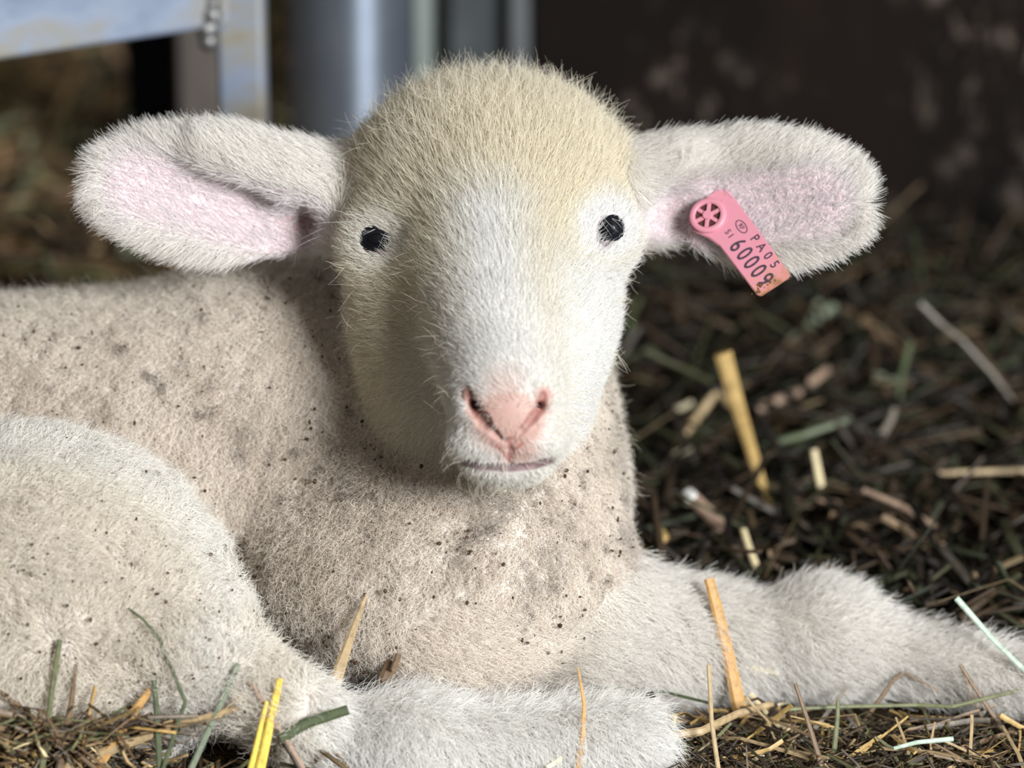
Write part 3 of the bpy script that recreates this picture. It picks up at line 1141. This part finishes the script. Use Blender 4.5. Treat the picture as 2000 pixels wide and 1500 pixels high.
# ------------------------------------------------------------------ straw
PAL = {
    'tan': lin(158, 136, 102), 'ochre': lin(166, 138, 86), 'yellow': lin(216, 186, 82), 'amber': lin(176, 136, 82),
    'brown': lin(106, 86, 64), 'dark': lin(58, 48, 38), 'green': lin(98, 100, 70), 'deep_green': lin(76, 84, 58),
    'grey_green': lin(116, 124, 104), 'mint': lin(160, 176, 158), 'pale': lin(206, 190, 150), 'cream': lin(226, 214, 178), 'grey': lin(116, 108, 98),
    'pink': lin(148, 124, 106), 'white': lin(214, 212, 208),
}
straw_mats = {}


def straw_mat(k):
    if k not in straw_mats:
        c = PAL[k]
        straw_mats[k] = mat_noise('straw_' + k, [(0.25, c * 0.55), (0.5, c), (0.8, np.minimum(c * 1.3, 0.9))], rough=0.5, spec=0.35, scale=300, detail=5, bmp=0.2, dist=0.0004)
    return straw_mats[k]


def tube(pts, w, thick, seed_dir=None, sides=6):
    """flattened stalk along a polyline, closed ends"""
    pts = np.asarray(pts, float)
    n = len(pts)
    tg = np.gradient(pts, axis=0)
    tg = unit(tg)
    ref = np.array([0.1, -0.9, 0.35]) if seed_dir is None else seed_dir
    vv, ff_ = [], []
    for i in range(n):
        sd_ = unit(np.cross(tg[i], ref)); up_ = np.cross(sd_, tg[i])
        wi = w[0] + (w[1] - w[0]) * i / (n - 1)
        for j in range(sides):
            a = 2 * math.pi * j / sides
            vv.append(pts[i] + sd_ * math.cos(a) * wi / 2 + up_ * math.sin(a) * wi * thick / 2)
    for i in range(n - 1):
        for j in range(sides):
            k = (j + 1) % sides
            ff_.append((i * sides + j, i * sides + k, (i + 1) * sides + k, (i + 1) * sides + j))
    ff_.append(tuple(range(sides))[::-1])
    ff_.append(tuple((n - 1) * sides + j for j in range(sides)))
    return np.array(vv), ff_


def straw_obj(name, pts, w, colour, label, cat='straw', group=None, thick=0.4, sides=6):
    pts = np.asarray(pts, float)
    vv, ff_ = tube(pts, w, thick, sides=sides)
    base = vv.mean(0)
    base[2] = vv[:, 2].min()
    o = mesh_obj(name, vv - base, ff_, straw_mat(colour), smooth=False)
    o.location = base
    return tag(o, label, cat, group)


def lamb_dep(x, y):
    deps = np.arange(-700, 900, 6.0)
    L = np.stack([(x - 1000) * K * (DIST + deps * S), deps * S, (750 - y) * K * (DIST + deps * S)], 1)
    v = sdf(L)
    i = int(np.argmax(v < 0))
    return float(deps[i]) if v[i] < 0 else 1e4


def upright(pts, off=22, root=True):
    """stalk standing in the bedding: one depth, just clear of whatever lies behind it, rooted in the floor"""
    g0 = float(to_px(at_z(*pts[0], 0.008))[2])
    dep = min([g0] + [lamb_dep(x, y) - off for x, y in pts])
    W = [to_world(P(x, y, dep + 0.12 * i)) for i, (x, y) in enumerate(pts)]
    d = W[0] - W[1]
    if root and W[0][2] > 0.004 and d[2] < -1e-4:
        W.insert(0, W[0] + d * (W[0][2] + 0.002) / -d[2])
    return np.array(W)


def lying(pts, z=0.02, off=14):
    out = []
    for x, y in pts:
        g0 = float(to_px(at_z(x, y, z + float(bed_height(0, at_z(x, y, z)[1]))))[2])
        out.append(to_world(P(x, y, min(g0, lamb_dep(x, y) - off))))
    return np.array(out)


def dense(W, n=3):
    out = [W[0]]
    for a, b in zip(W[:-1], W[1:]):
        for i in range(1, n + 1):
            out.append(a + (b - a) * i / n)
    return np.array(out)


HERO = [
    # name, label, mode, photo points from the root up, width px (root, tip), colour
    ('straw_stalk', 'broad bright yellow split straw standing before the hind leg', 'u', [(508, 1500), (530, 1400), (547, 1325)], (24, 13), 'yellow'),
    ('straw_stalk', 'narrow bright yellow straw beside the broad yellow one', 'u', [(490, 1500), (507, 1430), (521, 1370)], (14, 8), 'yellow'),
    ('straw_stalk', 'tan pointed straw leaning between hind leg and shoulder', 'p', [(650, 1345), (672, 1280), (695, 1215), (716, 1160)], (28, 5), 'tan'),
    ('straw_stub', 'short square brown straw stub before the lamb\'s shoulder', 'p', [(752, 1332), (768, 1292)], (28, 26), 'brown'),
    ('straw_stub', 'thin brown splinter rising from the square stub', 'p', [(768, 1310), (779, 1277)], (13, 12), 'brown'),
    ('straw_stalk', 'tall amber straw stalk standing upright before the outstretched foreleg', 'u', [(1442, 1372), (1420, 1270), (1398, 1180), (1384, 1130)], (30, 20), 'amber'),
    ('hay_stalk', 'long bent dark green grass stem across the thigh', 'u', [(348, 1412), (362, 1370), (345, 1330), (312, 1248), (280, 1210), (250, 1188)], (9, 5), 'deep_green'),
    ('hay_stalk', 'straight grey green grass blade leaning right at lower left', 'u', [(392, 1460), (428, 1380), (466, 1296)], (13, 11), 'grey_green'),
    ('hay_stalk', 'olive grass blade standing tallest in the lower left tuft', 'u', [(90, 1440), (103, 1340), (117, 1249)], (13, 11), 'green'),
    ('hay_stalk', 'short upright green grass blade below the thigh', 'u', [(308, 1432), (305, 1380), (301, 1328)], (13, 10), 'deep_green'),
    ('grass_bundle', 'thick dark green bundle of stems pointing right over the hind leg', 'n', [(548, 1442), (600, 1412), (680, 1386)], (22, 20), 'deep_green'),
    ('straw_stalk', 'orange straw with a thin tip standing before the hind shin', 'u', [(1128, 1502), (1138, 1440), (1141, 1375), (1134, 1335), (1129, 1303)], (15, 3), 'amber'),
    ('hay_stalk', 'long thin dark stem lying along the top of the hind shin', 'l', [(1032, 1348), (1120, 1345), (1205, 1343), (1300, 1352), (1386, 1373)], (7, 6), 'deep_green'),
    ('hay_stalk', 'short dark hair thin stem stuck on the pale foreleg', 'l', [(1326, 1185), (1348, 1225), (1367, 1281)], (5, 5), 'grey'),
    ('straw_stalk', 'thin pale upright straw left of the tall amber stalk', 'u', [(1402, 1495), (1390, 1410), (1384, 1298)], (10, 8), 'tan'),
    ('hay_stalk', 'pale mint grass stem slanting down at the right edge', 'u', [(2010, 1318), (1940, 1250), (1868, 1168)], (8, 12), 'mint'),
    ('hay_stalk', 'small pale mint blade lying in the lower right heap', 'l', [(1745, 1462), (1790, 1450), (1862, 1443)], (7, 10), 'mint'),
    ('straw_stalk', 'curved golden tan straw bending out of the lower right heap', 'l', [(1310, 1437), (1370, 1428), (1440, 1394), (1510, 1374)], (18, 12), 'tan'),
    ('straw_stalk', 'brown straw bent to a peak above the right heap', 'u', [(1728, 1352), (1745, 1328), (1765, 1314), (1800, 1330), (1832, 1350)], (9, 7), 'brown'),
    ('straw_stalk', 'brown forked straw rising at the far right of the heap', 'u', [(1942, 1400), (1905, 1345), (1875, 1298)], (11, 7), 'brown'),
    ('straw_stalk', 'dark straw leg of the forked stem at far right', 'u', [(1905, 1372), (1888, 1330), (1878, 1302)], (7, 5), 'brown'),
    ('straw_chip', 'cream coloured straw chip beside the tall amber stalk', 'l', [(1468, 1301), (1490, 1309), (1522, 1315)], (9, 11), 'cream'),
    ('straw_chip', 'white broken straw chip at the bottom edge by the shin', 'l', [(1068, 1500), (1084, 1490), (1100, 1478)], (9, 8), 'cream'),
    ('straw_stalk', 'slanted orange brown straw in the lower left tuft', 'u', [(232, 1436), (262, 1390), (293, 1347)], (20, 14), 'amber'),
    ('straw_stalk', 'thin brown spike second from the left in the tuft', 'u', [(128, 1440), (140, 1370), (148, 1297)], (22, 6), 'brown'),
    ('straw_stalk', 'long pale brown straw lying across the lower left tuft', 'u', [(150, 1490), (260, 1448), (350, 1415), (470, 1382)], (26, 10), 'tan'),
    ('straw_stalk', 'broad tan straw lying lowest in the left tuft', 'u', [(100, 1494), (160, 1482), (230, 1470)], (28, 22), 'ochre'),
    ('hay_stalk', 'pale mint forked stem in the middle of the left tuft', 'u', [(206, 1500), (208, 1455), (216, 1408)], (9, 11), 'mint'),
    ('straw_stalk', 'thin brown stem slanting in from the left edge', 'u', [(88, 1420), (45, 1385), (0, 1350)], (12, 8), 'brown'),
    ('straw_stalk', 'thin brown split straw behind the yellow straws', 'u', [(520, 1380), (502, 1350), (486, 1332)], (10, 7), 'pink'),
    ('straw_stalk', 'bent brown straw on the hind leg below the green bundle', 'n', [(610, 1490), (628, 1478), (655, 1469), (682, 1500)], (10, 5), 'brown'),
    ('hay_stalk', 'dark twiggy stem under the green bundle', 'u', [(585, 1502), (568, 1470), (552, 1446)], (9, 12), 'grey'),
    ('straw_stalk', 'brown spiky straw standing in the right heap', 'u', [(1600, 1480), (1575, 1400), (1553, 1335)], (13, 7), 'brown'),
    ('hay_stalk', 'dark curled leaf beside the end of the hind shin', 'u', [(1310, 1425), (1278, 1390), (1256, 1365), (1278, 1354)], (7, 16), 'dark'),
    ('straw_chip', 'small upright yellow splinter near the curved golden straw', 'u', [(1316, 1424), (1319, 1398)], (7, 6), 'yellow'),
    ('hay_stalk', 'long olive stem lying across the top of the right heap', 'l', [(1530, 1386), (1650, 1380), (1790, 1377), (1860, 1380), (2000, 1346)], (8, 7), 'green'),
    ('straw_stalk', 'pale green stalk standing in the middle of the right heap', 'u', [(1632, 1440), (1636, 1400), (1637, 1368)], (11, 8), 'green'),
    # behind the lamb, on the right
    ('straw_stalk', 'thick ochre straw stalk leaning highest in the dark bedding behind', 'b', [(1500, 985, .03), (1468, 880, .05), (1440, 790, .075), (1412, 690, .10)], (16, 36), 'ochre'),
    ('straw_chip', 'stubby pinkish straw with a white cut end', 'b', [(1412, 1032, .03), (1378, 996, .035), (1345, 964, .04)], (26, 26), 'pink'),
    ('straw_chip', 'white cut tip of the stubby pinkish straw', 'b', [(1352, 972, .045), (1341, 960, .046)], (26, 24), 'white'),
    ('straw_stalk', 'short pale upright straw behind the foreleg knee', 'b', [(1606, 962, .03), (1598, 920, .04), (1590, 878, .05)], (14, 12), 'pale'),
    ('hay_stalk', 'long pale grey stem reaching up the dark partition', 'b', [(1985, 790, .04), (1935, 725, .055), (1880, 665, .07), (1838, 632, .08), (1798, 592, .09)], (7, 9), 'grey'),
    ('straw_stalk', 'thin pale straw lying level by the right edge', 'b', [(1800, 926, .035), (1900, 922, .035), (2020, 919, .035)], (9, 11), 'tan'),
    ('straw_stalk', 'thin pinkish straw slanting down behind the knee', 'b', [(1686, 957, .04), (1760, 988, .035), (1830, 1030, .03)], (10, 11), 'pink'),
    ('straw_stalk', 'grey forked straw below the hanging ear tag', 'b', [(1490, 700, .04), (1560, 655, .05), (1630, 596, .06)], (15, 13), 'grey_green'),
    ('straw_stalk', 'upper prong of the grey forked straw', 'b', [(1565, 655, .05), (1588, 620, .06), (1600, 588, .065)], (12, 12), 'grey_green'),
    ('straw_stalk', 'pale tan splinter just above the foreleg', 'b', [(1478, 1108, .03), (1464, 1072, .035), (1452, 1034, .04)], (14, 12), 'pale'),
    ('straw_chip', 'orange straw chunk against the lamb\'s chest', 'b', [(1216, 1108, .03), (1252, 1080, .03), (1300, 1042, .035)], (32, 26), 'ochre'),
    ('hay_stalk', 'dark green stem lying crosswise in the bedding behind', 'b', [(1486, 872, .04), (1570, 850, .045), (1662, 818, .05)], (15, 13), 'deep_green'),
    ('straw_stalk', 'bent ochre straw left of the thick leaning stalk', 'b', [(1322, 872, .03), (1362, 815, .04), (1400, 765, .05), (1440, 800, .045)], (15, 16), 'tan'),
    ('straw_stalk', 'brown curved straw in the back bedding below the fork', 'b', [(1480, 800, .04), (1560, 765, .045), (1620, 720, .05)], (20, 15), 'pink'),
    ('straw_stalk', 'short grey curved straw behind the knee', 'b', [(1720, 855, .04), (1738, 825, .045), (1748, 798, .05)], (14, 12), 'grey'),
    ('straw_stalk', 'brown straw lying under the white cut straw tip', 'b', [(1530, 970, .03), (1590, 982, .03), (1640, 985, .03)], (17, 15), 'pink'),
    ('straw_chip', 'white husk at the chest edge', 'b', [(1322, 800, .04), (1352, 786, .045)], (12, 10), 'cream'),
    ('straw_chip', 'pale husk below the bent ochre straw', 'b', [(1312, 890, .03), (1350, 874, .035)], (12, 12), 'cream'),
]
for (nm, lb, mode, pts, w, colr) in HERO:
    if mode in 'un':
        W = upright(pts, root=mode == 'u')
    elif mode == 'p':
        dep = min(lamb_dep(x, y) - 20 for x, y in pts[len(pts) // 2:])
        W = np.array([to_world(P(x, y, dep)) for x, y in pts])
    elif mode == 'l':
        W = lying(pts)
    else:
        g0 = [at_z(x, y, z) for x, y, z in pts]
        y0 = g0[0][1]
        if y0 > WALL_Y - 0.12:
            y0 = WALL_Y - 0.12
        W = np.array([at_y(x, y, min(q[1], y0 + 0.03 * i)) for i, ((x, y, z), q) in enumerate(zip(pts, g0))])
    dd = 1 + float(to_local(W)[:, 1].mean()) / DIST
    straw_obj(nm, dense(W, 2), (w[0] * S * dd, w[1] * S * dd), colr, lb, 'grass' if nm.startswith(('grass', 'hay')) else 'straw', thick=0.45)

# white specks far behind on the left
for (x, y, r_, lb) in [(72, 388, 15, 'small white pebble upper of two in the left background'), (68, 508, 13, 'small white pebble lower of two in the left background'), (160, 112, 24, 'pale blurred chip below the gate rail')]:
    q = at_z(x, y, 0.04)
    bm = bmesh.new()
    bmesh.ops.create_icosphere(bm, subdivisions=2, radius=r_ * S * 1.0)
    for v in bm.verts:
        v.co *= 1 + 0.2 * math.sin(9 * v.co.x / S / 10 + v.co.y * 300)
    o = bm_obj('pebble', bm, straw_mat('white'), smooth=True)
    o.location = q
    tag(o, lb, 'pebble')


# ---- loose stalks one can still pick out one by one
def clear(W, m_=0.003):
    return sdf(to_local(W)).min() > m_ and W[:, 2].min() > -0.004


def loose(n, xr, yr, zr, lr, wr, cols, name, label, cat, group, tilt=0.35, front=False, zmax=9):
    k = 0
    tries = 0
    while k < n and tries < n * 8:
        tries += 1
        x, y = rng.uniform(*xr), rng.uniform(*yr)
        z = rng.uniform(*zr)
        if front:
            dep = lamb_dep(x, y)
            c = to_world(P(x, y, min(dep - rng.uniform(14, 70), 0)))
        else:
            c = at_z(x, y, z)
            c[2] += float(bed_height(c[0], c[1])) + 0.004
        a = rng.uniform(0, math.pi)
        e = rng.normal() * tilt
        l = rng.uniform(*lr)
        W = [c.copy()]
        kink = rng.integers(1, 5)
        for i in range(1, 5):
            a += rng.normal() * (0.45 if i == kink else 0.08)
            e += rng.normal() * (0.35 if i == kink else 0.06)
            W.append(W[-1] + l / 4 * np.array([math.cos(a) * math.cos(e), math.sin(a) * math.cos(e), math.sin(e)]))
        W = np.array(W)
        W += c - W.mean(0)
        W[:, 2] = np.maximum(W[:, 2], 0.001)
        if not clear(W) or W[:, 1].max() > WALL_Y - 0.01 and W[:, 0].max() > wx - 0.02 or W[:, 2].max() > zmax:
            continue
        w = rng.uniform(*wr)
        ck = cols[int(rng.integers(len(cols)))]
        desc = '%s %s %s' % ('short' if l < sum(lr) / 2 else 'long', 'thin' if w < sum(wr) / 2 else 'broad', ck.replace('_', ' '))
        straw_obj(name, W, (w, w * rng.uniform(0.35, 1)), ck, label % desc, cat, group % desc, sides=5, thick=rng.uniform(0.15, 0.5))
        k += 1


loose(86, (1290, 2040), (1392, 1530), (0.0, 0.008), (0.015, 0.055), (0.0008, 0.0028), ['tan', 'brown', 'brown', 'dark', 'green', 'tan', 'ochre', 'grey'], 'straw_stalk',
      'loose broken %s straw in the heap at the lower right', 'straw', '%s straws of the lower right heap', tilt=0.16, zmax=0.017)
loose(24, (1340, 1530), (1372, 1420), (0.0, 0.012), (0.012, 0.035), (0.0007, 0.0025), ['tan', 'brown', 'ochre', 'pale', 'dark'], 'straw_stalk',
      'crumpled %s straw bit clustered at the foot of the tall amber stalk', 'straw', '%s straw bits round the amber stalk', tilt=0.5, zmax=0.03)
loose(66, (-30, 440), (1415, 1530), (0.01, 0.02), (0.015, 0.05), (0.0008, 0.003), ['tan', 'brown', 'dark', 'green', 'ochre', 'brown'], 'straw_stalk',
      'loose broken %s straw in the tuft at the lower left', 'straw', '%s straws of the lower left tuft', front=True)
loose(78, (1200, 2040), (640, 1180), (0.0, 0.025), (0.03, 0.11), (0.002, 0.005), ['brown', 'brown', 'dark', 'deep_green', 'brown', 'grey', 'dark'], 'straw_stalk',
      'blurred %s straw lying in the dark bedding behind the foreleg', 'straw', '%s straws of the dark bedding behind')


# ---- the uncountable rest of the bedding
def bedding(name, n, xr, yr, zr, lr, wr, cols, weights, label, tilt=0.3, keep=None, dull=1.0, heap=False):
    x, y = rng.uniform(*xr, n), rng.uniform(*yr, n)
    z = rng.uniform(*zr, n)
    r = FWD + RIGHT * ((x - 1000) * K)[:, None] + UP * ((750 - y) * K)[:, None]
    c = CAM + r * ((z - CAM[2]) / r[:, 2])[:, None]
    c[:, 2] += bed_height(c[:, 0], c[:, 1])
    if heap:                        # piled against the thigh
        gx_, gy_ = np.meshgrid(np.linspace(*xr, 40), np.linspace(*yr, 16), indexing='ij')
        gd_ = np.array([min(lamb_dep(u, v), 100) for u, v in zip(gx_.ravel(), gy_.ravel())])
        near_ = np.hypot((x[:, None] - gx_.ravel()) , (y[:, None] - gy_.ravel())).argmin(1)
        dp = gd_[near_] - rng.uniform(8, 90, n)
        c = to_world(np.stack([(x - 1000) * K * (DIST + dp * S), dp * S, (750 - y) * K * (DIST + dp * S)], 1))
        ok_h = c[:, 2] > -0.002
        x, y, c = x[ok_h], y[ok_h], c[ok_h]
        n = len(c)
    a = rng.uniform(0, 2 * math.pi, n)
    e = rng.normal(size=n) * tilt
    d = np.stack([np.cos(a) * np.cos(e), np.sin(a) * np.cos(e), np.sin(e)], 1)
    l = rng.uniform(*lr, n) * rng.uniform(0.5, 1, n)
    pts = np.stack([c - d * l[:, None] / 2, c + rng.normal(size=(n, 3)) * 0.09 * l[:, None], c + d * l[:, None] / 2], 1)
    pts[..., 2] = np.maximum(pts[..., 2], bed_height(pts[..., 0], pts[..., 1]) - 0.002)
    ok = sdf(to_local(pts.reshape(-1, 3))).reshape(n, 3).min(1) > 0.004
    ok &= ~((pts[..., 1].max(1) > WALL_Y - 0.008) & (pts[..., 0].max(1) > wx - 0.05))
    if keep is not None:
        ok &= keep(c)
    pts, l = pts[ok], l[ok]
    n = len(pts)
    w = rng.uniform(*wr, n)
    tg = unit(pts[:, 2] - pts[:, 0])
    sd_ = unit(np.cross(tg, np.array([0, 0, 1.0]) + 0.5 * rng.normal(size=(n, 3))))
    up_ = np.cross(sd_, tg)
    ring_ = [(1, 0), (0, 0.35), (-1, 0), (0, -0.35)]
    V = np.zeros((n, 3, 4, 3))
    for i in range(3):
        for j, (p_, q_) in enumerate(ring_):
            V[:, i, j] = pts[:, i] + sd_ * (p_ * w / 2)[:, None] + up_ * (q_ * w / 2)[:, None]
    V = V.reshape(-1, 3)
    base = (np.arange(n) * 12)[:, None, None]
    F = []
    for i in range(2):
        for j in range(4):
            k = (j + 1) % 4
            F.append([i * 4 + j, i * 4 + k, i * 4 + 4 + k, i * 4 + 4 + j])
    F += [[3, 2, 1, 0], [8, 9, 10, 11]]
    F = (np.array(F)[None] + base).reshape(-1, 4)
    me_ = bpy.data.meshes.new(name)
    me_.vertices.add(len(V)); me_.vertices.foreach_set('co', V.ravel())
    me_.loops.add(F.size); me_.loops.foreach_set('vertex_index', F.ravel())
    me_.polygons.add(len(F)); me_.polygons.foreach_set('loop_start', np.arange(len(F)) * 4)
    me_.update(calc_edges=True)
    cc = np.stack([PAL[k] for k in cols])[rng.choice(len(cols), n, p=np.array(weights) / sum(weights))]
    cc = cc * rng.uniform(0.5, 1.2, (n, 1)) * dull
    cv = np.concatenate([np.repeat(cc, 12, 0), np.ones((n * 12, 1))], 1)
    at_ = me_.color_attributes.new('straw_colour', 'FLOAT_COLOR', 'POINT')
    at_.data.foreach_set('color', cv.astype(np.float32).ravel())
    me_.materials.append(M_strawmix)
    o = bpy.data.objects.new(name, me_)
    COL.objects.link(o)
    return tag(o, label, 'straw', kind='stuff')


LEG_Y = at_z(1600, 1256, 0.022)[1] + 0.012
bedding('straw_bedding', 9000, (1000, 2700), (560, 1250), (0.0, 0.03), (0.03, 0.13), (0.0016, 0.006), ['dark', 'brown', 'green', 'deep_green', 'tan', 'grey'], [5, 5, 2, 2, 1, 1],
        'tangled dark straw bedding behind the lamb on the right', tilt=0.35, dull=0.34, keep=lambda c: c[:, 1] > LEG_Y)  # straw colours darkened here in place of shade at the back
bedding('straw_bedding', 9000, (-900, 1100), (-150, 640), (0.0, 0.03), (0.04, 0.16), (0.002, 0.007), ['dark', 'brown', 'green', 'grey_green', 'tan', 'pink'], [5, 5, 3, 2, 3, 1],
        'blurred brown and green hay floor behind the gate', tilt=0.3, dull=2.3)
bedding('straw_bedding', 13000, (1180, 2500), (1392, 1720), (0.0, 0.007), (0.010, 0.045), (0.0004, 0.0018), ['dark', 'brown', 'green', 'tan', 'ochre', 'grey', 'pale'], [5, 6, 2, 3, 1, 2, 0.6],
        'chopped brown straw heaped in front of the foreleg', tilt=0.26, dull=0.72)
bedding('straw_bedding', 2600, (-80, 440), (1405, 1560), (0.0, 0.02), (0.010, 0.045), (0.0005, 0.002), ['dark', 'brown', 'green', 'tan', 'ochre', 'grey', 'pale'], [4, 6, 2, 3, 1, 2, 0.6],
        'fine chaff in the straw tuft at the lower left', tilt=0.4, heap=True, dull=1.2)
bedding('straw_bedding', 6000, (-700, 700), (1480, 1760), (0.0, 0.02), (0.012, 0.055), (0.0006, 0.0026), ['dark', 'brown', 'green', 'tan', 'ochre', 'grey', 'pale'], [4, 6, 2, 3, 1, 2, 0.6],
        'chopped straw piled before the lamb\'s thigh', tilt=0.35)
